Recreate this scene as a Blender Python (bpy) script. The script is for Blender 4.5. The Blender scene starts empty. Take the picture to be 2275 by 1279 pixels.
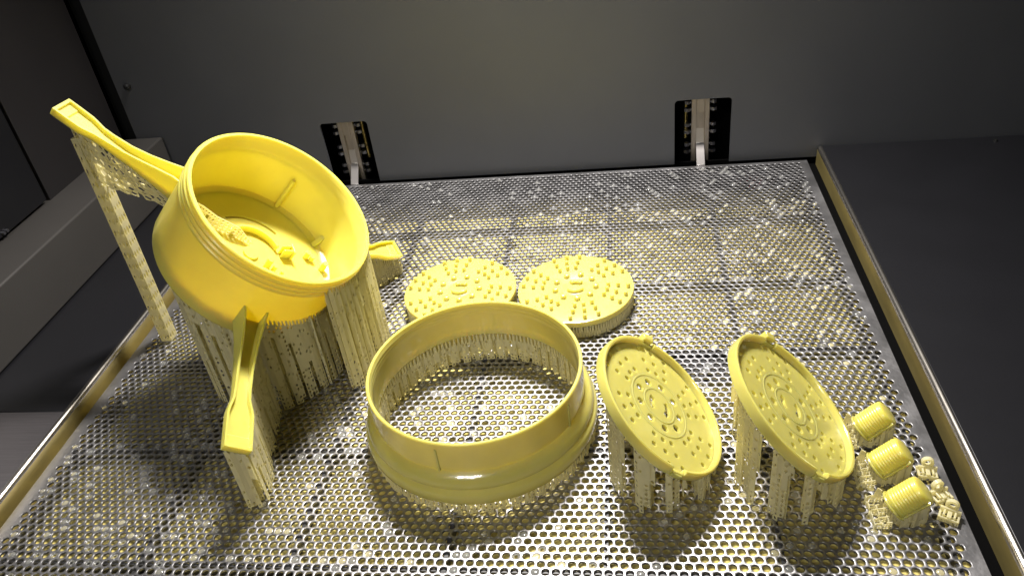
import bpy, bmesh, math, random
import numpy as np
from mathutils import Vector, Matrix
from mathutils.bvhtree import BVHTree
from mathutils.geometry import delaunay_2d_cdt

random.seed(7); RNG = np.random.default_rng(7)
SC = bpy.context.scene
COL = SC.collection

# ------------------------------------------------------------------ camera
cam_d = bpy.data.cameras.new("camera"); cam = bpy.data.objects.new("camera", cam_d); COL.objects.link(cam)
cR, cU, cF = Vector((.9882, .1029, -.1135)), Vector((.0334, .5782, .8152)), Vector((-.1495, .8094, -.5679))
cam.matrix_world = Matrix(((cR.x, cU.x, -cF.x, .4249), (cR.y, cU.y, -cF.y, -.2379), (cR.z, cU.z, -cF.z, .3944), (0, 0, 0, 1)))
cam_d.sensor_width = 36; cam_d.lens = 36 * 1755.5 / 2275; cam_d.clip_start = .01; cam_d.clip_end = 50
SC.camera = cam

# ------------------------------------------------------------------ light
world = bpy.data.worlds.new("World"); SC.world = world; world.use_nodes = True
bg = world.node_tree.nodes["Background"]; bg.inputs[0].default_value = (.92, .95, 1, 1); bg.inputs[1].default_value = .03
def area(name, loc, target, sx, sy, energy, col):
    d = bpy.data.lights.new(name, 'AREA'); d.shape = 'RECTANGLE'; d.size = sx; d.size_y = sy; d.energy = energy; d.color = col
    o = bpy.data.objects.new(name, d); COL.objects.link(o); o.location = loc
    o.rotation_euler = (Vector(target) - Vector(loc)).to_track_quat('-Z', 'Y').to_euler(); return o
area("chamber_lamp", (.34, .485, .74), (.33, .26, 0), .15, .06, 5.5, (1, .955, .91)).data.spread = math.radians(100)
area("room_lamp", (.10, -.95, 1.15), (.30, .08, .0), .45, .25, .95, (1, .98, .95)).data.spread = math.radians(55)
SC.view_settings.view_transform = 'Standard'; SC.view_settings.look = 'None'; SC.view_settings.gamma = 1; SC.view_settings.exposure = 0
SC.cycles.use_denoising = True; SC.cycles.max_bounces = 8; SC.cycles.transparent_max_bounces = 12
SC.cycles.sample_clamp_indirect = 4

# ------------------------------------------------------------------ materials
def new_mat(name, col, rough=.5, metal=0., spec=.5, coat=0., coat_r=.08, sss=0., sss_r=(.004, .003, .001), noise=0., nscale=200., bump=0., bscale=400., trans=0., ior=1.5, stretch=(1, 1, 1), rvar=0.):
    m = bpy.data.materials.new(name); m.use_nodes = True; nt = m.node_tree; b = nt.nodes["Principled BSDF"]
    I = b.inputs
    I["Base Color"].default_value = (*col, 1); I["Roughness"].default_value = rough; I["Metallic"].default_value = metal
    I["Specular IOR Level"].default_value = spec; I["Coat Weight"].default_value = coat; I["Coat Roughness"].default_value = coat_r
    I["Subsurface Weight"].default_value = sss; I["Subsurface Radius"].default_value = sss_r; I["Subsurface Scale"].default_value = 1.
    I["Transmission Weight"].default_value = trans; I["IOR"].default_value = ior
    tc = nt.nodes.new("ShaderNodeTexCoord"); mp = nt.nodes.new("ShaderNodeMapping"); mp.inputs["Scale"].default_value = stretch
    geo = nt.nodes.new("ShaderNodeNewGeometry"); nt.links.new(geo.outputs["Position"], mp.inputs[0])
    if noise or rvar:
        n = nt.nodes.new("ShaderNodeTexNoise"); n.inputs["Scale"].default_value = nscale; n.inputs["Detail"].default_value = 5
        nt.links.new(mp.outputs[0], n.inputs["Vector"])
        if noise:
            r = nt.nodes.new("ShaderNodeMapRange"); r.inputs[1].default_value = .3; r.inputs[2].default_value = .7
            r.inputs[3].default_value = 1 - noise; r.inputs[4].default_value = 1 + noise
            nt.links.new(n.outputs[0], r.inputs[0])
            x = nt.nodes.new("ShaderNodeVectorMath"); x.operation = 'SCALE'; x.inputs[0].default_value = col
            nt.links.new(r.outputs[0], x.inputs["Scale"]); nt.links.new(x.outputs[0], I["Base Color"])
        if rvar:
            r = nt.nodes.new("ShaderNodeMapRange"); r.inputs[1].default_value = .3; r.inputs[2].default_value = .7
            r.inputs[3].default_value = max(.02, rough - rvar); r.inputs[4].default_value = rough + rvar
            nt.links.new(n.outputs[0], r.inputs[0]); nt.links.new(r.outputs[0], I["Roughness"])
    if bump:
        n = nt.nodes.new("ShaderNodeTexNoise"); n.inputs["Scale"].default_value = bscale; n.inputs["Detail"].default_value = 3
        nt.links.new(mp.outputs[0], n.inputs["Vector"])
        bp = nt.nodes.new("ShaderNodeBump"); bp.inputs["Strength"].default_value = bump; bp.inputs["Distance"].default_value = .001
        nt.links.new(n.outputs[0], bp.inputs["Height"]); nt.links.new(bp.outputs[0], I["Normal"])
        nt.links.new(bp.outputs[0], I["Coat Normal"])
    return m

M = {}
YEL = (.70, .62, .118)
M['yellow'] = new_mat("yellow_resin", YEL, rough=.38, coat=.35, coat_r=.12, sss=.8, sss_r=(.0085, .0070, .0018), noise=.03, nscale=60, bump=.06, bscale=90, stretch=(1, 1, 1))
M['wet'] = new_mat("wet_yellow_resin", (.60, .54, .140), rough=.24, coat=.8, coat_r=.05, sss=.7, sss_r=(.0070, .0060, .0020), noise=.04, nscale=60, bump=.22, bscale=120)
M['support'] = new_mat("support_resin", (.94, .91, .68), rough=.35, coat=.3, sss=.0, noise=.06, nscale=150)
nt = M['support'].node_tree
tr = nt.nodes.new("ShaderNodeBsdfTranslucent"); tr.inputs[0].default_value = (.98, .92, .56, 1)
mx = nt.nodes.new("ShaderNodeMixShader"); mx.inputs[0].default_value = .60
nt.links.new(nt.nodes["Principled BSDF"].outputs[0], mx.inputs[1]); nt.links.new(tr.outputs[0], mx.inputs[2])
nt.links.new(mx.outputs[0], nt.nodes["Material Output"].inputs[0])
M['plate'] = new_mat("perforated_steel", (.31, .305, .31), rough=.40, metal=.86, coat=.30, coat_r=.15, noise=.14, nscale=40, bump=.25, bscale=260, rvar=.08)
M['rib'] = new_mat("rib_steel", (.035, .034, .033), rough=.45, metal=.2, noise=.1)
M['resin'] = new_mat("liquid_resin", (.80, .67, .22), rough=.12, coat=.5, noise=.10, nscale=25)
M['film'] = new_mat("resin_film", (.48, .48, .45), rough=.10, trans=.62, ior=1.45, coat=.6, coat_r=.03)
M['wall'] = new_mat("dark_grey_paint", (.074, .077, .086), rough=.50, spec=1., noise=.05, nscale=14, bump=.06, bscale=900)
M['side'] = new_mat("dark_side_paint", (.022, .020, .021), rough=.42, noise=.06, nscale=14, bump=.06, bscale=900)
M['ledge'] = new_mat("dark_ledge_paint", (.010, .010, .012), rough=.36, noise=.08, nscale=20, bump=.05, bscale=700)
M['box'] = new_mat("grey_cover_paint", (.060, .056, .052), rough=.42, noise=.05, nscale=14, bump=.05, bscale=900)
M['steel'] = new_mat("brushed_steel", (.62, .58, .52), rough=.24, metal=1., noise=.08, nscale=30, stretch=(40, 1, 40), bump=.1, bscale=60)
M['ledge_sheen'] = new_mat("ledge_sheen_metal", (.30, .28, .29), rough=.32, metal=.9, noise=.08, nscale=30, stretch=(1, 30, 1))  # lighter ledge front: the soft reflection there is put into its colour
M['gold_reflection'] = new_mat("gold_reflection_steel", (.42, .34, .13), rough=.34, metal=.6, noise=.22, nscale=60, stretch=(1, .25, 1))  # yellow reflection of the resin bath painted into the lip face
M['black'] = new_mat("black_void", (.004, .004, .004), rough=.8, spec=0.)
M['rubber'] = new_mat("black_seal", (.010, .010, .010), rough=.5)
M['bar'] = new_mat("machined_bar", (.50, .44, .37), rough=.40, metal=.85, noise=.12, nscale=160, stretch=(1, 1, .3))
M['hook'] = new_mat("bright_steel", (.68, .64, .62), rough=.3, metal=.8)
M['brass'] = new_mat("brass", (.55, .42, .14), rough=.25, metal=1.)
M['bolt'] = new_mat("zinc_bolt", (.28, .28, .31), rough=.38, metal=1.)
M['red'] = new_mat("red_plastic", (.6, .01, .04), rough=.4)

# ------------------------------------------------------------------ helpers
def empty(name, loc):
    o = bpy.data.objects.new(name, None); o.empty_display_size = .01; o.location = loc; COL.objects.link(o); return o
def tag(o, label=None, cat=None, group=None, kind=None):
    if label: o["label"] = label
    if cat: o["category"] = cat
    if group: o["group"] = group
    if kind: o["kind"] = kind
    return o
def add(name, verts, faces, mat, parent=None, angle=35, bevel=0., solid=0.):
    """verts in world metres; linked under parent (an Empty or mesh with no rotation)"""
    off = Vector((0, 0, 0)); p = parent
    while p is not None: off += p.location; p = p.parent
    me = bpy.data.meshes.new(name)
    v = np.asarray(verts, dtype=float) - np.array(off)
    me.from_pydata(v.tolist(), [], [tuple(f) for f in faces]); me.validate(); me.update()
    me.materials.append(mat)
    if angle:
        me.shade_smooth(); me.set_sharp_from_angle(angle=math.radians(angle))
    o = bpy.data.objects.new(name, me); COL.objects.link(o)
    if parent is not None: o.parent = parent
    if bevel:
        b = o.modifiers.new("bevel", 'BEVEL'); b.width = bevel; b.segments = 2; b.limit_method = 'ANGLE'; b.angle_limit = math.radians(40)
    if solid:
        s = o.modifiers.new("solid", 'SOLIDIFY'); s.thickness = solid; s.offset = 0
    return o
def recenter(o):
    """put a top-level mesh's origin at its base centre"""
    me = o.data; co = np.empty(len(me.vertices) * 3); me.vertices.foreach_get("co", co); co = co.reshape(-1, 3)
    c = (co.min(0) + co.max(0)) / 2; c[2] = co[:, 2].min(); co -= c; me.vertices.foreach_set("co", co.ravel()); me.update()
    o.location = Vector(c) + o.location; return o
def box(x0, x1, y0, y1, z0, z1):
    v = [(x, y, z) for x in (x0, x1) for y in (y0, y1) for z in (z0, z1)]
    return v, [(0, 1, 3, 2), (4, 6, 7, 5), (0, 4, 5, 1), (2, 3, 7, 6), (0, 2, 6, 4), (1, 5, 7, 3)]
def join(*parts):
    V, F = [], []
    for v, f in parts:
        n = len(V); V += [tuple(p) for p in v]; F += [tuple(i + n for i in g) for g in f]
    return V, F
class Frame:
    def __init__(s, c, th, ph=0.):
        s.c = np.array(c, float)
        s.a = np.array([math.sin(th) * math.cos(ph), math.sin(th) * math.sin(ph), math.cos(th)])
        u = np.cross([0, 1, 0], s.a); s.u = -u / np.linalg.norm(u); s.v = np.cross(s.a, s.u)
    def w(s, P):
        P = np.asarray(P, float).reshape(-1, 3); return s.c + P[:, :1] * s.u + P[:, 1:2] * s.v + P[:, 2:3] * s.a
class Flat:
    def __init__(s, c): s.c = np.array(c, float)
    def w(s, P): return np.asarray(P, float).reshape(-1, 3) + s.c
def lathe(prof, n=128, closed=True, skip=None):
    V = []; F = []; m = len(prof)
    for i in range(n):
        t = 2 * math.pi * i / n
        for r, z in prof: V.append((r * math.cos(t), r * math.sin(t), z))
    for i in range(n):
        j = (i + 1) % n
        for k in range(m if closed else m - 1):
            l = (k + 1) % m; F.append((i * m + k, j * m + k, j * m + l, i * m + l))
    return V, F
def cyl(p0, p1, r0, r1=None, n=12, cap=True):
    r1 = r0 if r1 is None else r1
    p0 = np.array(p0, float); p1 = np.array(p1, float); a = p1 - p0; a /= np.linalg.norm(a)
    h = np.array([0, 0, 1.]) if abs(a[2]) < .9 else np.array([1., 0, 0]); u = np.cross(a, h); u /= np.linalg.norm(u); v = np.cross(a, u)
    V = []
    for p, r in ((p0, r0), (p1, r1)):
        for i in range(n):
            t = 2 * math.pi * i / n; V.append(tuple(p + r * (math.cos(t) * u + math.sin(t) * v)))
    F = [(i, (i + 1) % n, n + (i + 1) % n, n + i) for i in range(n)]
    if cap: F += [tuple(range(n))[::-1], tuple(range(n, 2 * n))]
    return V, F
def holed_plate(outer, holes, z0, z1, extra=()):
    """flat plate with real holes: outer polygon and hole polygons (lists of 2D), between z0 and z1"""
    pts = []; edges = []
    loops = [outer] + list(holes)
    for lp in loops:
        n0 = len(pts); pts += [Vector(p) for p in lp]; edges += [(n0 + i, n0 + (i + 1) % len(lp)) for i in range(len(lp))]
    pts += [Vector(p) for p in extra]
    ov, oe, of = delaunay_2d_cdt(pts, edges, [], 0, 1e-7)[:3]
    hc = [(np.mean(np.array(h), axis=0), np.array(h)) for h in holes]
    def inside(p, poly):
        x, y = p; c = False; n = len(poly); j = n - 1
        for i in range(n):
            if (poly[i][1] > y) != (poly[j][1] > y) and x < (poly[j][0] - poly[i][0]) * (y - poly[i][1]) / (poly[j][1] - poly[i][1]) + poly[i][0]: c = not c
            j = i
        return c
    F = []; keep = []
    for f in of:
        c = sum((ov[i] for i in f), Vector((0, 0))) / len(f)
        if any(np.hypot(c[0] - m[0], c[1] - m[1]) < .02 and inside(c, h) for m, h in hc) or not inside(c, outer): continue
        keep.append(f)
    n = len(ov)
    V = [(p[0], p[1], z1) for p in ov] + [(p[0], p[1], z0) for p in ov]
    cnt = {}
    for f in keep:
        F.append(tuple(f)); F.append(tuple(i + n for i in reversed(f)))
        for i in range(len(f)):
            e = (f[i], f[(i + 1) % len(f)]); cnt[e] = 1
    for (i, j) in list(cnt):
        if (j, i) not in cnt: F.append((j, i, i + n, j + n))
    return V, F
def arc(cx, cy, r, n=14):
    return [(cx + r * math.cos(2 * math.pi * i / n), cy + r * math.sin(2 * math.pi * i / n)) for i in range(n)]
def arc_slot(r0, r1, a0, a1, n=12):
    A = np.radians(np.linspace(a0, a1, n))
    return [(r0 * math.cos(t), r0 * math.sin(t)) for t in A] + [(r1 * math.cos(t), r1 * math.sin(t)) for t in A[::-1]]
def curved_wall(r, th, a0, a1, z0, z1, n=20):
    A = np.radians(np.linspace(a0, a1, n)); V = []; F = []
    for t in A:
        for rr, z in ((r - th / 2, z0), (r + th / 2, z0), (r + th / 2, z1(t) if callable(z1) else z1), (r - th / 2, z1(t) if callable(z1) else z1)):
            V.append((rr * math.cos(t), rr * math.sin(t), z))
    for i in range(n - 1):
        for k in range(4): F.append((4 * i + k, 4 * i + (k + 1) % 4, 4 * i + 4 + (k + 1) % 4, 4 * i + 4 + k))
    F += [(3, 2, 1, 0), tuple(4 * (n - 1) + k for k in range(4))]
    return V, F
def bvh_of(objs):
    V = []; F = []
    for o in objs:
        n = len(V); off = Vector((0, 0, 0)); p = o
        while p is not None: off += p.location; p = p.parent
        V += [v.co + off for v in o.data.vertices]; F += [tuple(i + n for i in f.vertices) for f in o.data.polygons]
    return BVHTree.FromPolygons(V, F)

def support_walls(bvh, lines, step=.0026, dz=.0040, zig=.0011, zper=.0075, saw=.006, sper=.0085, lace=.014, tooth=.0022, ragged=.10, z_start=0., zmin=.003, full_lace=0., jit=.00025, strand=0):
    """thin corrugated support walls on polylines, reaching up to whatever the tree finds above"""
    V = []; F = []
    for line in lines:
        line = np.array(line, float); seg = np.linalg.norm(np.diff(line, axis=0), axis=1); L = seg.sum()
        n = max(2, int(L / step)); cum = np.r_[0, np.cumsum(seg)]; cols = []
        ph = random.random() * 6
        for i in range(n + 1):
            s = L * i / n; k = min(len(seg) - 1, np.searchsorted(cum, s, side='right') - 1)
            p = line[k] + (line[k + 1] - line[k]) * ((s - cum[k]) / seg[k]); d = (line[k + 1] - line[k]) / seg[k]; nn = np.array([-d[1], d[0]])
            tri = abs(((s / zper + ph) % 1) * 2 - 1) - .5
            p = p + nn * (zig * 2 * tri) + RNG.normal(0, jit, 2)
            hit = bvh.ray_cast(Vector((p[0], p[1], z_start + 1e-4)), Vector((0, 0, 1)), .4)
            h = hit[0].z if hit[0] is not None else None
            cols.append((p, h, s))
        for i in range(n):
            (p, h, s), (p2, h2, s2) = cols[i], cols[i + 1]
            if h is None or h2 is None or min(h, h2) - z_start < zmin or abs(h - h2) > .012: continue
            hh = min(h, h2) - z_start; top0 = max(.0008, h - z_start - tooth); top1 = max(.0008, h2 - z_start - tooth)
            rows = max(1, int(hh / dz))
            gone = max(0, RNG.normal(0, ragged * .01)) if RNG.random() < .3 else 0
            cutz = hh * RNG.uniform(.35, .85)
            for r in range(rows):
                t0, t1 = r / rows, (r + 1) / rows
                z00, z01, z10, z11 = z_start + top0 * t0, z_start + top1 * t0, z_start + top0 * t1, z_start + top1 * t1
                zc = (z00 + z11) / 2 - z_start
                if zc < gone * .5 and RNG.random() < .5: continue
                if rows > 1 and (z11 - z_start) < saw * abs(((s / sper + ph) % 1) * 2 - 1): continue
                if strand and i % strand == strand - 1 and zc < cutz: continue
                b = len(V)
                V += [(p[0], p[1], z00), (p2[0], p2[1], z01), (p2[0], p2[1], z11), (p[0], p[1], z10)]
                pl = .8 * max(0, 1 - zc / lace) + .10 + full_lace
                if RNG.random() < pl:
                    m = (p + p2) / 2; zm = (z00 + z01 + z10 + z11) / 4; e = RNG.uniform(.30, .42); f = RNG.uniform(.32, .44)
                    V += [(m[0], m[1], zm - (z10 - z00) * f), (m[0] + (p2 - p)[0] * e, m[1] + (p2 - p)[1] * e, zm), (m[0], m[1], zm + (z10 - z00) * f), (m[0] - (p2 - p)[0] * e, m[1] - (p2 - p)[1] * e, zm)]
                    c = [b, b + 1, b + 2, b + 3]; d = [b + 4, b + 5, b + 6, b + 7]
                    for k in range(4):
                        F.append((c[k], c[(k + 1) % 4], d[k])); F.append((c[(k + 1) % 4], d[(k + 1) % 4], d[k]))
                else: F.append((b, b + 1, b + 2, b + 3))
            # tooth reaching the part
            m = (p + p2) / 2; hm = (h + h2) / 2; b = len(V)
            a_, b_ = p + (p2 - p) * .16, p2 - (p2 - p) * .16
            V += [(a_[0], a_[1], z_start + top0 - .0002), (b_[0], b_[1], z_start + top1 - .0002), (m[0] + (p2 - p)[0] * .16, m[1] + (p2 - p)[1] * .16, hm + .0004), (m[0] - (p2 - p)[0] * .16, m[1] - (p2 - p)[1] * .16, hm + .0004)]
            F.append((b, b + 1, b + 2, b + 3))
    return V, F
def ring_line(cx, cy, r, n=90, a0=0, a1=360, ry=None):
    return [(cx + r * math.cos(math.radians(t)), cy + (ry or r) * math.sin(math.radians(t))) for t in np.linspace(a0, a1, n)]

# ------------------------------------------------------------------ chamber
WY = .548; ZL = .011
def round_notch(x0, x1, z0, z1, r=.004, n=5):
    pts = [(x0, z0)]
    for k in range(n + 1):
        t = math.pi - math.pi / 2 * k / n; pts.append((x0 + r + r * math.cos(t), z1 - r + r * math.sin(t)))
    for k in range(n + 1):
        t = math.pi / 2 - math.pi / 2 * k / n; pts.append((x1 - r + r * math.cos(t), z1 - r + r * math.sin(t)))
    return pts + [(x1, z0)]
zb = -.0015
outl = [(-.1286, zb)] + round_notch(.0913, .1453, zb, .0715) + round_notch(.4751, .5326, zb, .0705) + [(1.25, zb), (1.25, .62), (-.1286, .62)]
V, F = holed_plate(outl, [], 0, .003)
V = [(p[0], WY + .003 - p[2], p[1]) for p in V]
bw = add("back_wall", V, [f[::-1] for f in F], M['wall'], angle=30)
tag(bw, kind="structure")
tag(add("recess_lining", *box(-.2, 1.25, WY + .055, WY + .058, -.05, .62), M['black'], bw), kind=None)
# black seal strip in the corner
tag(add("corner_gap", *box(-.150, -.12, WY + .012, WY + .016, -.02, .62), M['rubber']), kind="structure")
# left wall: fixed panel and hinged door
LX = -.1445
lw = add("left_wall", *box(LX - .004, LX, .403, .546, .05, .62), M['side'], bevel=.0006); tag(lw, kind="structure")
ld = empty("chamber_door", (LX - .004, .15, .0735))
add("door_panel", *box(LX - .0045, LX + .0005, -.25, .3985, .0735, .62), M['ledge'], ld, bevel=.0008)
for k, yy in enumerate((.330, .3345)):
    add("latch_screw", *cyl((LX, yy, .0765), (LX + .003, yy, .0765), .0016), M['bolt'], ld)
tag(ld, "black chamber door panel beside the grey side cover", "door")
add("door_seal", *box(LX - .012, LX - .006, -.25, .55, .04, .62), M['rubber'], lw)
# grey cover box along the left side
cb = add("side_cover", *box(LX - .01, -.0954, -.25, .545, ZL + .0005, .0705), M['box'], bevel=.0018); recenter(cb)
tag(cb, "long grey painted metal cover running along the left chamber door", "cover")
# ledges beside the tank
def ledge(name, x0, x1, y0, y1, lipx, sgn, mat):
    o = add(name, *box(min(x0, x1), max(x0, x1), y0, y1, ZL - .0025, ZL), mat, bevel=.0006); tag(o, kind="structure"); return o
LE, RE = -.0052, .6212
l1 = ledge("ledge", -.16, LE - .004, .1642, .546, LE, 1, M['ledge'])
l2 = ledge("ledge", -.16, LE - .004, -.25, .1638, LE, 1, M['ledge_sheen'])
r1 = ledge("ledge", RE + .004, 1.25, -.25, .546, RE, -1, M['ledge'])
def lip(x, s, parent):
    """rolled steel lip: vertical face turning over a rounded edge on to the ledge; s = +1 for the side whose solid lies at -x"""
    pts = [(0, -.0095), (0, ZL - .0030)]
    for k in range(7):
        t = math.pi / 2 * k / 6; pts.append((-.0034 + .0034 * math.cos(t), ZL - .0030 + .0034 * math.sin(t)))
    pts += [(-.0042, ZL + .0003), (-.0042, ZL - .003), (-.0016, ZL - .0045), (-.0016, -.0095)]
    V = []; F = []; n = len(pts)
    for y in (-.25, .546):
        for px, pz in pts: V.append((x + px * s, y, pz))
    for k in range(n):
        l = (k + 1) % n; F.append((k, l, n + l, n + k) if s < 0 else (l, k, n + k, n + l))
    F += [tuple(range(n)), tuple(range(n, 2 * n))[::-1]]
    o = add("steel_lip", V, F, M['steel'], parent, angle=25); o.data.materials.append(M['gold_reflection']); o.data.polygons[0].material_index = 1
    return o
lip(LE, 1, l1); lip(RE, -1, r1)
# tank below: dark walls and the resin bath
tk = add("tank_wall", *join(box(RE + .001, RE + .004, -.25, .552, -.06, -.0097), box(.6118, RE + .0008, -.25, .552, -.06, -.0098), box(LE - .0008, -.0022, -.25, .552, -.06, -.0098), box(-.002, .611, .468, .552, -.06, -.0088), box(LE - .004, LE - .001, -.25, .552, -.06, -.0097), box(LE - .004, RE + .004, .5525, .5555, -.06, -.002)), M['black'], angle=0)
tag(tk, kind="structure")
rs = add("resin_bath", [(LE - .002, -.25, -.0105), (RE + .002, -.25, -.0105), (RE + .002, .553, -.0105), (LE - .002, .553, -.0105)], [(0, 1, 2, 3)], M['resin'], angle=0)
tag(rs, kind="structure")

# ------------------------------------------------------------------ perforated build plate
W, D = .61, .538; PX = .00605; PYY = PX * math.sqrt(3) / 2; HR = .00226; TH = .0016
plate = empty("build_plate", (W / 2, D / 2, -.0018)); tag(plate, "perforated stainless steel build plate standing over the resin bath", "plate")
mx0, mx1, my1 = .0062, .0068, .0045
nx = int((W - mx0 - mx1) / PX - .5); y_top = D - my1; ny = 122
X0 = (W - mx1) - (nx + .5) * PX
cang = math.degrees(math.atan2(PYY, PX))
half = [0, cang * .52, cang, (cang + 90) / 2]
ang = half + [90] + [180 - t for t in half[:0:-1]]
ang = ang + [t + 180 for t in ang]
ang = np.radians(np.array(ang)); na = len(ang)
ca, sa = np.cos(ang), np.sin(ang)
sc_ = np.minimum(np.where(abs(ca) > 1e-6, PX / 2 / np.maximum(abs(ca), 1e-9), 9), np.where(abs(sa) > 1e-6, PYY / 2 / np.maximum(abs(sa), 1e-9), 9))
outer = np.c_[ca * sc_, sa * sc_, 0 * ca]
rings = [outer, np.c_[ca * (HR + .00030), sa * (HR + .00030), 0 * ca + .00004], np.c_[ca * (HR + .00008), sa * (HR + .00008), 0 * ca - .00012], np.c_[ca * HR, sa * HR, 0 * ca - .0004], np.c_[ca * HR, sa * HR, 0 * ca - TH]]
cellv = np.concatenate(rings); nr = len(rings)
cf = []
for r in range(nr - 1):
    for k in range(na):
        l = (k + 1) % na; cf.append((r * na + k, r * na + l, (r + 1) * na + l, (r + 1) * na + k))
cf = np.array(cf)
cent = []
for j in range(ny):
    yc = y_top - PYY * (j + .5)
    if yc < -.10: break
    for i in range(nx): cent.append((X0 + PX * (i + .5 + (.5 if j % 2 == 0 else 0)), yc, j))
cent = np.array(cent); nj = int(cent[:, 2].max()) + 1
y_bot = y_top - PYY * nj
allv = (cellv[None] + np.c_[cent[:, :2], np.zeros(len(cent))][:, None, :]).reshape(-1, 3)
allf = (cf[None] + (np.arange(len(cent)) * len(cellv))[:, None, None]).reshape(-1, 4)
# solid borders
bv = []; bf = []
def quad(x0, x1, y0, y1):
    n = len(allv) + len(bv); bv.extend([(x0, y0, 0), (x1, y0, 0), (x1, y1, 0), (x0, y1, 0)]); bf.append((n, n + 1, n + 2, n + 3))
for j in range(nj):
    yc = y_top - PYY * (j + .5); o = .5 * PX if j % 2 == 0 else 0
    quad(0, X0 + o, yc - PYY / 2, yc + PYY / 2); quad(X0 + nx * PX + o, W, yc - PYY / 2, yc + PYY / 2)
quad(0, W, y_top, D); quad(0, W, y_bot - .02, y_bot)
def skirt(x0, y0, x1, y1):
    n = len(allv) + len(bv); bv.extend([(x0, y0, 0), (x1, y1, 0), (x1, y1, -TH), (x0, y0, -TH)]); bf.append((n + 3, n + 2, n + 1, n))
skirt(0, y_bot, 0, D); skirt(0, D, W, D); skirt(W, D, W, y_bot)
V = np.concatenate([allv, np.array(bv)]); F = np.concatenate([allf, np.array(bf)])
me = bpy.data.meshes.new("perforated_sheet"); off = np.array(plate.location)
me.vertices.add(len(V)); me.vertices.foreach_set("co", (V - off).astype(np.float32).ravel())
me.loops.add(F.size); me.loops.foreach_set("vertex_index", F.astype(np.int32).ravel())
me.polygons.add(len(F)); me.polygons.foreach_set("loop_start", np.arange(0, F.size, 4, dtype=np.int32))
me.update(calc_edges=True); me.materials.append(M['plate']); me.shade_smooth()
ps = bpy.data.objects.new("perforated_sheet", me); COL.objects.link(ps); ps.parent = plate
RIBY = (.4287, .3265, .2335, .1340, .0395); RIBX = (.0165, .1130, .2125, .3094, .4050, .5045, .5965)
ribm = {}
for y in RIBY: add("rib", *box(.006, W - .006, y - .0009, y + .0009, -.0115, -TH - .0001), M['rib'], plate, angle=0)
for x in RIBX:
    ys = [-.1] + sorted(RIBY) + [D - .004]
    for a, b in zip(ys[:-1], ys[1:]): add("rib", *box(x - .0013, x + .0013, a + .0009, b - .0009, -.0112, -TH - .0002), M['rib'], plate, angle=0)

add("dark_underplate", *box(.4062, .5033, .205, .2320, -.0090, -.0070), M['rib'], plate, angle=0)  # dark sheet added below this bay so its holes look black

# resin drops caught in the holes
def drop_mesh(kind):
    V = []; F = []; n = 12
    prof = [(HR * .99, -.0005), (HR * .85, -.0002), (HR * .5, .00012), (HR * .2, .0002)] if kind == 0 else [(HR * .99, -.0004), (HR * .85, -.0001), (HR * .62, -.0003), (HR * .45, -.0010)]
    for r, z in prof:
        for k in range(n): V.append((r * math.cos(2 * math.pi * k / n), r * math.sin(2 * math.pi * k / n), z))
    for i in range(len(prof) - 1):
        for k in range(n): F.append((i * n + k, i * n + (k + 1) % n, (i + 1) * n + (k + 1) % n, (i + 1) * n + k))
    if kind == 0: F.append(tuple((len(prof) - 1) * n + k for k in range(n)))
    return np.array(V), F
dm = [drop_mesh(0), drop_mesh(1)]
V = []; F = []; nv = 0
def sm(x, y): return math.sin(x * 61 + 1.3) * math.sin(y * 53 + .4) + .6 * math.sin(x * 140 + y * 93) + .5 * math.sin(x * 31 - y * 167 + 2)
for x, y, j in cent:
    p = .09 + .045 * sm(x, y)
    if y > .42: p -= .01
    if x < .16 and y < .12: p += .10
    if x > .5 and y > .24: p += .08
    for ry in RIBY:
        if 0 < y - ry < PYY * .9: p += .18
    for rx in RIBX:
        if abs(x - rx) < PX * .5: p *= .5
    if RNG.random() > p * .8: continue
    k = 1 if RNG.random() < (.35 if (x < .2 and y < .14) else .12) else 0
    v, f = dm[k]; s = 1.0
    v = v + np.array([x, y, 0])
    if k == 0: v = v.copy(); v[:, 2] *= RNG.uniform(.5, 1.25)
    V.append(v); F += [tuple(i + nv for i in g) for g in f]; nv += len(v)
dr = add("resin_drops", np.concatenate(V), F, M['film'], angle=60)
tag(dr, "clear resin drops caught in the holes of the perforated plate", "resin", kind="stuff")

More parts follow.
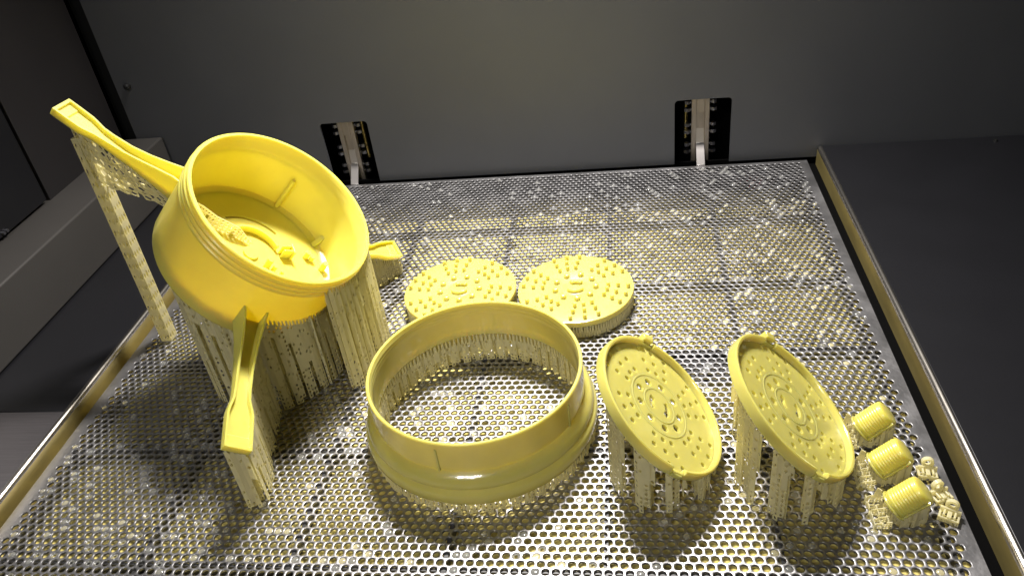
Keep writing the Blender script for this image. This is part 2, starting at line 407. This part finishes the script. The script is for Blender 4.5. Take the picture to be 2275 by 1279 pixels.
# ------------------------------------------------------------------ hanging brackets in the wall slots
def bracket(x0, x1, flip, label):
    cx = (x0 + x1) / 2 - .0015; t = empty("bracket", (cx, WY + .02, 0))
    y0 = WY + .008; hw = .0092; s = -1 if flip else 1
    V, F = join(box(cx - hw, cx - .0042, y0, y0 + .006, -.012, .085), box(cx + .0042, cx + hw, y0, y0 + .006, -.012, .085), box(cx - .0042, cx + .0042, y0, y0 + .006, .0525, .085))
    add("bar", V, F, M['bar'], t, bevel=.0005)
    add("groove_plate", *box(cx - .0042, cx + .0042, y0 + .0035, y0 + .0055, -.012, .0525), M['bar'], t)
    # bent hook
    pr = [(y0 + .0035, .034), (y0 + .0008, .018), (y0 - .001, .0165), (WY - .0075, -.0005), (WY - .0075, -.0030), (y0 - .002, .0125), (y0 + .003, .013), (y0 + .0035, .016)]
    V = [(cx + dx, a, b) for dx in (-.0044, .0044) for a, b in pr]; n = len(pr)
    F = [(i, (i + 1) % n, n + (i + 1) % n, n + i) for i in range(n)] + [tuple(range(n))[::-1], tuple(range(n, 2 * n))]
    add("hook", V, F, M['hook'], t, bevel=.0004)
    for side in (-1, 1):
        for z in (.006, .0285, .0535):
            for dz, r in ((0, .0036), (.0080, .0030)):
                bx = cx + side * (hw + .0042)
                V, F = join(cyl((bx, y0 + .004, z + dz), (bx, y0 + .004, z + dz + .0034), r, n=6), cyl((cx + side * hw, y0 + .004, z + dz + .0017), (bx, y0 + .004, z + dz + .0017), .0014, n=8))
                add("bolt", V, F, M['bolt'], t, angle=30)
    add("guide_rod", *cyl((cx - s * (hw + .0048), y0 + .016, .018), (cx - s * (hw + .0048), y0 + .016, .09), .0024, n=16), M['brass'], t)
    tag(t, label, "bracket", "brackets holding the build plate"); return t
bracket(.0913, .1453, True, "steel bracket with bolts in the wall slot beside the yellow pot")
bracket(.4751, .5326, False, "steel bracket with bolts in the wall slot away from the yellow pot")
kn = add("wall_knob", *join(cyl((-.1135, WY, .1305), (-.1135, WY - .004, .1305), .0035, .0035, 16), cyl((-.1135, WY - .004, .1305), (-.1135, WY - .0055, .1305), .0035, .002, 16)), M['rubber'], angle=40); recenter(kn)
tag(kn, "small black screw knob on the dark back wall above the grey cover", "screw")
kn = add("ledge_screw", *cyl((.789, .535, ZL), (.789, .535, ZL + .002), .0022, .0016, 14), M['rubber'], angle=40); recenter(kn)
tag(kn, "tiny black screw on the dark ledge close to the back wall", "screw")
add("red_tab", *box(.547, .5585, .4965, .4995, -.0085, -.004), M['red'], plate)

# ------------------------------------------------------------------ printed pot with three handles
PF = Frame((.1292, .2395, .0867), .7796, -.0615)
pot = empty("printed_pot", (.165, .235, 0)); tag(pot, "large yellow printed pot with three handles tilted on tall supports", "pot")
def bumps(r, zs, h=.0011, w=.0017):
    out = []
    for z in zs: out += [(r, z + w), (r + h * .8, z + w * .55), (r + h, z), (r + h * .8, z - w * .55), (r, z - w)]
    return out
s_b, s_t = .0065, .0755; s_f = .0178; Ro = .0682; Ri = .0658
prof = [(Ri, s_t - .0006), (Ri + .0005, s_t)] + [(Ro + .0002, s_t), (Ro + .0009, s_t - .0008), (Ro + .0006, s_t - .0024)] + bumps(Ro, [.0698, .0655, .0612], .0015, .0019)
prof += [(Ro, .058), (Ro, .026), (Ro, .0095), (Ro - .0004, .0078), (Ro - .0013, .0068), (Ro - .0025, s_b), (.060, s_b), (.060, s_f - .0001), (Ro - .0062, s_f + .0002), (Ri - .0008, .0198), (Ri, .0225), (Ri, .060), (Ri - .0003, .066), (Ri, .0665), (Ri - .0003, .0705), (Ri, .071)]
V, F = lathe(prof, 160)
body = add("pot_body", PF.w(V), F, M['yellow'], pot, angle=40)
slot = arc_slot(.0345, .0368, -102, -33, 16)
fl = [(.0601 * math.cos(t), .0601 * math.sin(t)) for t in np.linspace(0, 2 * math.pi, 96, endpoint=False)]
V, F = holed_plate(fl, [slot], s_b + .0001, s_f)
floor_o = add("pot_floor", PF.w(V), F, M['yellow'], pot, angle=30)
def handle(angd, L=.166, s_off=0.):
    an = math.radians(angd); d = np.array([math.cos(an), math.sin(an)]); e = np.array([-math.sin(an), math.cos(an)])
    st = [(.0655, .0092, .0150, .0345, .0215), (.073, .0080, .0146, .0335, .0205), (.084, .0068, .0145, .0300, .0190), (.096, .0060, .0145, .0262, .0180), (.110, .0056, .0145, .0228, .0174), (.124, .0056, .0145, .0212, .0172), (.132, .0060, .0145, .0207, .0171),
          (.139, .0080, .0145, .0205, .0170), (.143, .0088, .0145, .0205, .0170), (L - .0105, .0090, .0145, .0205, .0170), (L - .0095, .0090, .0145, .0205, .0180), (L - .0030, .0090, .0145, .0205, .0181), (L - .0025, .0090, .0145, .0205, .0203), (L, .0089, .0145, .0204, .0203)]
    V = []; F = []; th = .0015
    for r, w, b, t, f in st:
        for x, z in ((-w, b), (w, b), (w, t), (w - th, t), (w - th, f), (-w + th, f), (-w + th, t), (-w, t)):
            p = d * r + e * x; V.append((p[0], p[1], z + s_off))
    n = len(st)
    for i in range(n - 1):
        for k in range(8): F.append((8 * i + k, 8 * i + 8 + k, 8 * i + 8 + (k + 1) % 8, 8 * i + (k + 1) % 8))
    F += [tuple(range(8)), tuple(8 * (n - 1) + k for k in range(8))[::-1]]
    F = [f[::-1] for f in F]
    return add("handle", PF.w(V), F, M['yellow'], pot, angle=28, bevel=.0005)
hA = handle(-5, .163, .008); hB = handle(110.5, .168, .003); hC = handle(-131, .160, -.010)
# details inside the pot
sf = s_f
def pin(ang, r, rad, s0, s1, name="boss", hollow=False):
    t = math.radians(ang); x, y = r * math.cos(t), r * math.sin(t)
    V, F = cyl((x, y, s0), (x, y, s1), rad, rad * .94, 16)
    return add(name, PF.w(V), F, M['yellow'], pot, angle=40)
V, F = curved_wall(.0225, .0022, -15, -128, sf - .0003, sf + .0062, 28); add("hub_wall", PF.w(V), [f[::-1] for f in F], M['yellow'], pot, angle=30, bevel=.0004)
V, F = curved_wall(.0195, .0016, 20, 150, sf - .0003, sf + .0050, 24); add("hub_wall", PF.w(V), F, M['yellow'], pot, angle=30, bevel=.0004)
for a in (-134, -143): 
    V, F = curved_wall(.0285, .009, a - 1.6, a + 1.6, sf - .0003, sf + .0095, 4); add("latch_rib", PF.w(V), F, M['yellow'], pot, angle=30, bevel=.0004)
V, F = curved_wall(.0325, .0014, -131, -147, sf - .0003, sf + .010, 6); add("latch_rib", PF.w(V), [f[::-1] for f in F], M['yellow'], pot, angle=30, bevel=.0004)
pin(168, .0150, .0026, sf - .0003, sf + .0100); pin(172, .0205, .0018, sf - .0003, sf + .0065)
pin(-140, .0470, .0022, sf - .0003, sf + .0068); pin(-143, .0510, .0020, sf - .0003, sf + .0052); pin(-151, .0590, .0026, sf - .0003, sf + .0085)
pin(178, .0270, .0015, sf - .0003, sf + .0040)
V, F = cyl((0, 0, sf - .0003), (0, 0, sf + .0022), .0060, .0058, 24); add("boss", PF.w(V), F, M['yellow'], pot, angle=40)
t = math.radians(-86); V, F = cyl((.0632 * math.cos(t), .0632 * math.sin(t), .019), (.0636 * math.cos(t), .0636 * math.sin(t), .050), .0019, .0017, 14); add("wall_rod", PF.w(V), F, M['yellow'], pot, angle=40)
# triangular gusset
t = math.radians(-127); d = np.array([math.cos(t), math.sin(t)]); e = np.array([-d[1], d[0]])
V = [(*(d * r + e * w), z) for w in (-.002, .002) for r, z in ((.0656, sf), (.0595, sf), (.0656, sf + .010))]
add("gusset", PF.w(V), [(0, 1, 2), (5, 4, 3), (0, 3, 4, 1), (1, 4, 5, 2), (2, 5, 3, 0)], M['yellow'], pot, angle=0)
# lattice panel inside the pot
def lattice_panel(P00, P10, P11, P01, nu, nvv, hole=.30, drop=.04, ragtop=0., jit=0.):
    """panel between four 3D corners, with diamond openings"""
    P00, P10, P11, P01 = (np.array(p, float) for p in (P00, P10, P11, P01)); V = []; F = []
    J = {}
    def at(a, b):
        k = (round(a * nu), round(b * nvv))
        if k not in J: J[k] = RNG.normal(0, 1, 3) * jit
        return (P00 * (1 - a) + P10 * a) * (1 - b) + (P01 * (1 - a) + P11 * a) * b + J[k]
    for i in range(nu):
        lim = nvv - int(abs(RNG.normal(0, ragtop)))
        for j in range(lim):
            if RNG.random() < drop: continue
            c = [at((i + x) / nu, (j + y) / nvv) for x, y in ((0, 0), (1, 0), (1, 1), (0, 1))]
            m = sum(c) / 4; h = hole * RNG.uniform(.7, 1.25)
            d = [m + ((c[k] + c[(k + 1) % 4]) / 2 - m) * h * 2 for k in range(4)]
            b = len(V); V += c + d
            for k in range(4):
                F.append((b + k, b + (k + 1) % 4, b + 4 + k)); F.append((b + (k + 1) % 4, b + 4 + (k + 1) % 4, b + 4 + k))
    return V, F
def polar(ang, r, s): t = math.radians(ang); return PF.w([(r * math.cos(t), r * math.sin(t), s)])[0]
parts = []
q0 = [(18, .058), (8, .046), (0, .034), (-20, .018), (-60, .0085)]
for (a0, r0), (a1, r1), h0, h1 in zip(q0[:-1], q0[1:], (.030, .021, .014, .011), (.021, .014, .011, .004)):
    parts.append(lattice_panel(polar(a0, r0, sf), polar(a1, r1, sf), polar(a1, r1, sf + h1), polar(a0, r0, sf + h0), 5, 4, .36, .05))
V, F = join(*parts); tag(add("inner_support", V, F, M['support'], pot, angle=0, solid=.0005), kind="stuff")
# supports under the pot
bv_ = bvh_of([body, floor_o, hB, hC])
lines = []
c2 = PF.c[:2]
def ell(s, r, a0, a1, n=80): return [tuple(PF.w([(r * math.cos(t), r * math.sin(t), s)])[0][:2]) for t in np.radians(np.linspace(a0, a1, n))]
lines += [ell(.0070, .0640, 20, 340, 130), ell(.070, .0680, 142, 226, 70), ell(.064, .0682, 142, 226, 70), ell(.057, .0676, 148, 220, 60), ell(.030, .0675, 108, 252, 80)]
for xx in (.128, .165):
    lines.append([(xx, c2[1] - .062), (xx, c2[1] + .062)])
for yy in (c2[1] - .036, c2[1], c2[1] + .036):
    lines.append([(.085, yy), (.192, yy)])
parts = [support_walls(bv_, lines, zig=.0007, zper=.0052, lace=.026, tooth=.004, ragged=1.2, full_lace=.22, strand=4)]
# under handle B and C
def hl(ang, r0, r1, w, s): 
    t = math.radians(ang); d = np.array([math.cos(t), math.sin(t)]); e = np.array([-d[1], d[0]])
    f = lambda r, x: tuple(PF.w([(*(d * r + e * x), s)])[0][:2]); return f
bvB = bvh_of([hB]); bvC = bvh_of([hC])
f = hl(110.5, 0, 0, 0, .0175)
lb = [[f(.072, x), f(.128, x), f(.142, x * 1.5), f(.166, x * 1.5)] for x in (-.0052, 0, .0052)]
lb += [[f(r, -.0078), f(r, .0078)] for r in np.arange(.142, .169, .0064)] + [[f(r, -.005), f(r, .005)] for r in np.arange(.076, .14, .010)]
parts.append(support_walls(bvB, lb, zig=.0006, zper=.004, lace=.022, tooth=.002, ragged=1.2, full_lace=.18, strand=4))
f = hl(-131, 0, 0, 0, .0050)
lb = [[f(.080, x), f(.130, x), f(.140, x * 1.5), f(.164, x * 1.5)] for x in (-.0052, .0052)] + [[f(r, -.0078), f(r, .0078)] for r in np.arange(.144, .166, .0065)]
parts.append(support_walls(bvC, lb, zig=.0004, zper=.006, step=.0022, dz=.003, saw=.003, lace=.012, tooth=.006, ragged=.2, full_lace=.4))
V, F = join(*parts); sp = add("support_lattice", V, F, M['support'], pot, angle=0, solid=.00045); tag(sp, kind="stuff")
# branch lattice and tall post below handle A
parts = []
def hA_pt(r, x, s=.0225): 
    t = math.radians(-5); d = np.array([math.cos(t), math.sin(t)]); e = np.array([-d[1], d[0]]); return PF.w([(*(d * r + e * x), s)])[0]
foot = np.array((.0235, .2665, 0.))
for x, drp in ((.0030, .05), (-.0040, .62)):
    a_, b_ = hA_pt(.151, x), hA_pt(.086, x)
    lo_a = a_ - np.array((0, 0, .050)); lo_b = np.array(PF.w([(.0672 * math.cos(math.radians(-5)), .0672 * math.sin(math.radians(-5)) + x, .0235)])[0]) - np.array((0, 0, .012))
    parts.append(lattice_panel(lo_a, lo_b, b_, a_, 12, 9, .40, drp, 0., .0007))
for k in (0.,):
    p0 = hA_pt(.151 - .060 * k, -.0055); p1 = hA_pt(.151 - .060 * k, .0055); dz = np.array((0, 0, .044 - .026 * k))
    parts.append(lattice_panel(p0 - dz, p1 - dz, p1, p0, 3, 7, .35, .06))
ta, tb = hA_pt(.151, -.0055), hA_pt(.151, .0055); mid = hA_pt(.151, 0)
for dx, dy, ex, ey in ((-.0045, -.005, .0045, -.005), (.0045, -.005, .0045, .005), (.0045, .005, -.0045, .005), (-.0045, .005, -.0045, -.005)):
    b0 = foot + np.array((dx, dy, 0)); b1 = foot + np.array((ex, ey, 0)); zt = mid[2] - .012
    t0 = np.array((mid[0] + dx, mid[1] + dy, zt)); t1 = np.array((mid[0] + ex, mid[1] + ey, zt))
    parts.append(lattice_panel(b0, b1, t1, t0, 3, 18, .33, .0))
V, F = join(*parts); tag(add("support_lattice", V, F, M['support'], pot, angle=0, solid=.0008), kind="stuff")

# ------------------------------------------------------------------ printed ring
RC = (.3185, .1580); ring = empty("printed_ring", (*RC, 0)); tag(ring, "yellow printed ring collar with flared base on short supports", "ring")
prof = [(.0712, .0550), (.0724, .0550), (.0730, .0543), (.0730, .0505)] + [(.0730, .042), (.0731, .0345), (.0724, .0338), (.0724, .0318), (.0738, .0308), (.0760, .0292), (.0777, .0268), (.0785, .0240), (.0785, .0222), (.0779, .0212), (.0783, .0203), (.0797, .0192), (.0806, .0170), (.0809, .0142), (.0806, .0116), (.0799, .0100),
        (.0784, .0100), (.0778, .0150), (.0762, .0205), (.0740, .0236), (.0716, .0248), (.0703, .0256), (.0703, .0440), (.0700, .0450), (.0703, .0462), (.0703, .0475), (.0700, .0484), (.0703, .0494), (.0703, .0505), (.0700, .0514), (.0704, .0524), (.0706, .0545)]
V, F = lathe(prof[::-1], 192); V = Flat((*RC, 0)).w(V)
rb = add("ring_body", V, [f for f in F], M['wet'], ring, angle=35)
for a in (-101, -28, 88):
    t = math.radians(a); d = np.array((math.cos(t), math.sin(t))); e = np.array((-d[1], d[0])); Q = [(*(np.array(RC) + d * r + e * w), z) for r in (.0722, .0738) for w in (-.0006, .0006) for z in (.0320, .0500)]
    add("seam_rib", Q, [(0, 1, 3, 2), (4, 6, 7, 5), (0, 4, 5, 1), (2, 3, 7, 6), (0, 2, 6, 4), (1, 5, 7, 3)], M['wet'], ring, angle=0)
bvR = bvh_of([rb])
lines = [ring_line(*RC, r, 150) for r in (.0709, .0735, .0790)]
lines += [[(RC[0] + r0 * math.cos(t), RC[1] + r0 * math.sin(t)), (RC[0] + .0795 * math.cos(t), RC[1] + .0795 * math.sin(t))] for t in np.radians(np.arange(0, 360, 6)) for r0 in (.0712,)]
V, F = support_walls(bvR, lines, step=.0031, dz=.0036, zig=.0003, lace=.012, tooth=.0062, ragged=.1, zmin=.002, full_lace=.25, saw=.004, sper=.0062, strand=3)
tag(add("support_lattice", V, F, M['support'], ring, angle=0, solid=.0005), kind="stuff")

# ------------------------------------------------------------------ peg discs
def peg_layout():
    out = []
    for r in (.0435, .0352, .0272):
        for g in range(6):
            for k in (-1, 0, 1): out.append((r, 42 + 60 * g + k * 15 + (.0435 - r) * 260, .00125))
    for g in range(9): out.append((.0170, 117 + 40 * g, .0019))
    return out
PEGS = peg_layout(); ZD = .0160
def tiny_peg(rad, h):
    V, F = lathe([(0.00001, h), (rad * .80, h), (rad * .95, h - .0004), (rad, 0.)], 12, closed=False); 
    me = bpy.data.meshes.new("peg"); me.from_pydata(V, [], F); me.update(); me.materials.append(M['wet']); me.shade_smooth(); me.set_sharp_from_angle(angle=math.radians(50)); return me
PM = {.00125: tiny_peg(.00165, .0040), .0019: tiny_peg(.0026, .0034)}
def peg_disc(cx, cy, label, lean):
    t = empty("peg_disc", (cx, cy, 0)); R_ = .0482
    prof = [(0.00001, ZD), (.0095, ZD), (.0100, ZD - .0003), (.0120, ZD - .0003), (.0125, ZD), (R_ - .0014, ZD), (R_ - .0003, ZD - .0004), (R_, ZD - .0012), (R_, ZD - .0048), (R_ - .0004, ZD - .0052), (0.00001, ZD - .0052)]
    V, F = lathe(prof, 128, closed=False); b = add("disc", Flat((cx, cy, 0)).w(V), [f[::-1] for f in F], M['wet'], t, angle=40)
    for r, a, k in PEGS:
        o = bpy.data.objects.new("peg", PM[k]); COL.objects.link(o); o.parent = t; o.location = (r * math.cos(math.radians(a)), r * math.sin(math.radians(a)), ZD - .0002)
        o.rotation_euler = (RNG.normal(0, .04), RNG.normal(0, .04), 0)
    for (r, a0, a1) in ((.0062, 40, 130), (.0068, 215, 330)):
        V, F = curved_wall(r, .0036, a0, a1, ZD - .0002, ZD + .0030, 12); add("centre_lug", Flat((cx, cy, 0)).w(V), F, M['wet'], t, angle=40, bevel=.0008)
    bb = bvh_of([b]); lines = [ring_line(cx, cy, r, 120) for r in (.0472, .0440, .040)]
    lines += [[(cx + .036 * math.cos(q), cy + .036 * math.sin(q)), (cx + .0474 * math.cos(q), cy + .0474 * math.sin(q))] for q in np.radians(np.arange(0, 360, 6))]
    V, F = support_walls(bb, lines, step=.0022, dz=.003, zig=.0002, lace=.010, tooth=.0062, ragged=.1, full_lace=.3, saw=.002, sper=.0045)
    tag(add("support_lattice", V, F, M['support'], t, angle=0, solid=.0005), kind="stuff")
    tag(t, label, "disc", "flat peg discs"); return t
peg_disc(.2803, .3025, "flat yellow peg disc between the tilted pot and its twin disc", 0)
peg_disc(.3788, .2995, "flat yellow peg disc on the far side of its twin from the pot", 0)

# ------------------------------------------------------------------ tilted discs with holes
def hole_disc(c, th, ph, label, lo):
    DF = Frame(c, th, ph); t = empty("hole_disc", (c[0], c[1], 0)); R_ = .0500
    outer_ = [(R_ * .94 * math.cos(q), R_ * .94 * math.sin(q)) for q in np.linspace(0, 2 * math.pi, 96, endpoint=False)]
    holes = []
    for r, a, k in PEGS:
        q = math.radians(-a + 20); holes.append(arc(r * math.cos(q), r * math.sin(q), .0019 if k < .0015 else .0027, 10))
    holes.append([(p[0], p[1]) for p in arc_slot(.0050, .0086, 130, 225, 10)]); holes.append([(p[0], p[1]) for p in arc_slot(.0050, .0086, -40, 45, 10)])
    V, F = holed_plate(outer_, holes, -.0066, -.0046)
    d = add("disc", DF.w(V), F, M['wet'], t, angle=30)
    # rim in two runs with gaps at the latches
    prof = [(.0468, -.0068), (.0468, -.0014), (.0474, -.0004), (.0488, 0.), (.0497, -.0006), (.0500, -.0020), (.0498, -.0068)]
    runs = ((-70, 96), (108, 278)) 
    rims = []
    for a0, a1 in runs:
        V = []; F = []; A = np.radians(np.linspace(a0, a1, 90)); m = len(prof)
        for q in A:
            for r, z in prof: V.append((r * math.cos(q), r * math.sin(q), z))
        for i in range(len(A) - 1):
            for k in range(m): F.append((m * i + k, m * i + (k + 1) % m, m * i + m + (k + 1) % m, m * i + m + k))
        F += [tuple(range(m))[::-1], tuple((len(A) - 1) * m + k for k in range(m))]
        rims.append(add("rim", DF.w(V), [f for f in F], M['wet'], t, angle=40))
    for a in (102, -76):
        V, F = curved_wall(.0488, .0022, a - 6, a + 6, -.0067, -.0026, 8); add("rim", DF.w(V), F, M['wet'], t, angle=30, bevel=.0003)
        V, F = curved_wall(.0522 if a < 0 else .0505, .0046 if a < 0 else .0016, a - 4.5, a + 4.5, -.0060, -.0030 if a > 0 else .0008, 6); rims.append(add("latch_tab", DF.w(V), F, M['wet'], t, angle=30, bevel=.0004))
    for r, h in ((.0225, .0003), (.0125, .0003)):
        V, F = lathe([(r - .0009, -.0047), (r - .0005, -.0046 + h), (r + .0005, -.0046 + h), (r + .0009, -.0047)], 72, closed=False); add("ridge", DF.w(V), [f[::-1] for f in F], M['wet'], t, angle=60)
    bb = bvh_of([d] + rims); lines = []
    def el(r, a0, a1, n=40): return [tuple(DF.w([(r * math.cos(q), r * math.sin(q), -.004)])[0][:2]) for q in np.radians(np.linspace(a0, a1, n))]
    for a0, a1 in ((62, 82), (94, 114), (128, 146), (158, 176), (184, 202), (214, 236), (256, 282)):
        for r in (.0485, .0430): lines.append(el(r, a0, a1))
    for a0, a1 in ((20, 50), (-55, -25)): lines += [el(.048, a0, a1), el(.044, a0, a1)]
    for a in (66, 78, 98, 110, 132, 142, 162, 172, 188, 198, 218, 230, 262, 276):
        q = math.radians(a); lines.append([tuple(DF.w([(r * math.cos(q), r * math.sin(q), -.004)])[0][:2]) for r in (.0375, .049)])
    V, F = support_walls(bb, lines, zig=.0006, zper=.0045, lace=.018, tooth=.0032, ragged=1., step=.0026, full_lace=.40, saw=.007, strand=4)
    tag(add("support_lattice", V, F, M['support'], t, angle=0, solid=.00045), kind="stuff")
    tag(t, label, "disc", "tilted discs with holes"); return t
hole_disc((.4428, .1265, .0492), .7643, -.0392, "tilted yellow disc full of holes standing beside the ring collar", 0)
hole_disc((.5200, .1222, .0518), .7561, -.0414, "tilted yellow disc full of holes standing beside the threaded knobs", 0)

# ------------------------------------------------------------------ threaded knobs
def knob(x, y, label):
    t = empty("threaded_knob", (x, y, 0)); KF = Frame((x, y, .0150), math.radians(47), math.radians(4)); L = .0092
    prof = [(.00001, -L), (.0080, -L), (.0086, -L + .0008)]
    n = 9
    for i in range(n):
        z = -L + .0016 + i * .00170; prof += [(.0086, z), (.0090, z + .0005), (.0090, z + .0010), (.0086, z + .0015)]
    prof += [(.0086, L - .0006), (.0082, L + .0002), (.0070, L + .0008), (.00001, L + .0008)]
    V, F = lathe(prof, 48, closed=False); b = add("barrel", KF.w(V), F, M['yellow'], t, angle=50)
    q = math.radians(96); d = np.array((math.cos(q), math.sin(q))); e = np.array((-d[1], d[0]))
    V = [(*(d * r + e * w), z) for r in (.0080, .0102) for w in (-.0005, .0005) for z in (-L, L)]
    add("fin", KF.w(V), box(0, 1, 0, 1, 0, 1)[1], M['wet'], t, angle=0, bevel=.0002)
    V, F = lathe([(.00001, -L - .0012), (.0092, -L - .0012), (.0095, -L - .0004), (.0092, -L + .0002), (.00001, -L + .0002)], 32, closed=False); add("collar", KF.w(V), [f[::-1] for f in F], M['wet'], t, angle=40)
    bb = bvh_of([b]); lines = [ring_line(x, y, r, 40) for r in (.0035, .0065, .0092)] + [[(x - .012, y + k), (x + .012, y + k)] for k in np.arange(-.009, .0095, .003)]
    lines += [[(x + k, y - .0105), (x + k, y + .0105)] for k in (-.009, -.003, .003, .009, .012)]
    V1 = support_walls(bb, lines, zig=.0004, zper=.004, lace=.008, tooth=.002, step=.0020, dz=.0028, saw=.002, ragged=.3, zmin=.001)
    # loose lattice of support walls beside the lower end
    extra = []
    for k in range(5):
        yy = y - .010 + .0048 * k; hgt = RNG.uniform(.004, .0085)
        extra.append(lattice_panel((x - .0205, yy, 0), (x - .010, yy, 0), (x - .010, yy, hgt), (x - .019, yy + .001, hgt * .5), 6, 3, .41, .18))
    for k in range(3):
        xx = x - .0195 + .004 * k
        extra.append(lattice_panel((xx, y - .011, 0), (xx, y + .011, 0), (xx, y + .011, .0045), (xx, y - .011, .0045), 9, 2, .41, .2))
    extra.append(lattice_panel((x - .0165, y + .009, .004), (x - .012, y + .007, .006), (x - .0125, y + .0065, .0135), (x - .0145, y + .0085, .0135), 3, 4, .2, 0))
    V, F = join(V1, *extra); tag(add("support_lattice", V, F, M['support'], t, angle=0, solid=.0005), kind="stuff")
    tag(t, label, "knob", "threaded knobs"); return t
knob(.5745, .1430, "yellow threaded knob at the end of its row nearest the brackets")
knob(.5758, .1115, "yellow threaded knob in the middle of the row of three")
knob(.5775, .0815, "yellow threaded knob beside the two touching small clips")

# ------------------------------------------------------------------ small clips
def clip(x, y, label, rz):
    t = empty("small_clip", (x, y, 0)); c, s = math.cos(rz), math.sin(rz)
    def W_(V): return [(x + p[0] * c - p[1] * s, y + p[0] * s + p[1] * c, p[2]) for p in V]
    V, F = join(box(-.0055, .0055, -.0050, -.0038, .0018, .0036), box(-.0055, -.0042, -.005, .002, .0016, .0034), box(.0042, .0055, -.005, .002, .0016, .0034), box(-.0055, .0055, .0005, .002, .0018, .0060))
    add("clip_frame", W_(V), F, M['support'], t, angle=0, bevel=.0004)
    V, F = curved_wall(.0028, .0016, 0, 359, -.0012, .0012, 18); V = [(p[0], p[2] + .0035, p[1] + .0072) for p in V]
    add("eye", W_(V), F, M['support'], t, angle=40)
    V, F = join(box(-.0012, .0012, -.0045, .001, .0030, .0048), box(-.0034, -.0022, -.004, .0012, .0030, .0052), box(.0022, .0034, -.004, .0012, .0030, .0052))
    add("tongue", W_(V), F, M['support'], t, angle=0, bevel=.0004)
    ex = [lattice_panel((-.0055, yy, 0), (.0055, yy, 0), (.0055, yy, .0018), (-.0055, yy, .0018), 7, 1, .3, .05) for yy in (-.0045, -.001, .0025, .0045)] + [lattice_panel((-.003, .0045, .0), (.003, .0045, .0), (.002, .004, .0055), (-.002, .004, .0055), 4, 3, .3, .05)]
    V, F = join(*ex); tag(add("support_lattice", W_(V), F, M['support'], t, angle=0, solid=.0006), kind="stuff")
    tag(t, label, "clip", "small clips"); return t
clip(.5985, .1120, "small cream clip standing alone beside the middle threaded knob", -.15)
clip(.6003, .0945, "small cream clip of the touching pair, next to the lone clip", .35)
clip(.6010, .0800, "small cream clip of the touching pair, away from the lone clip", -.5)
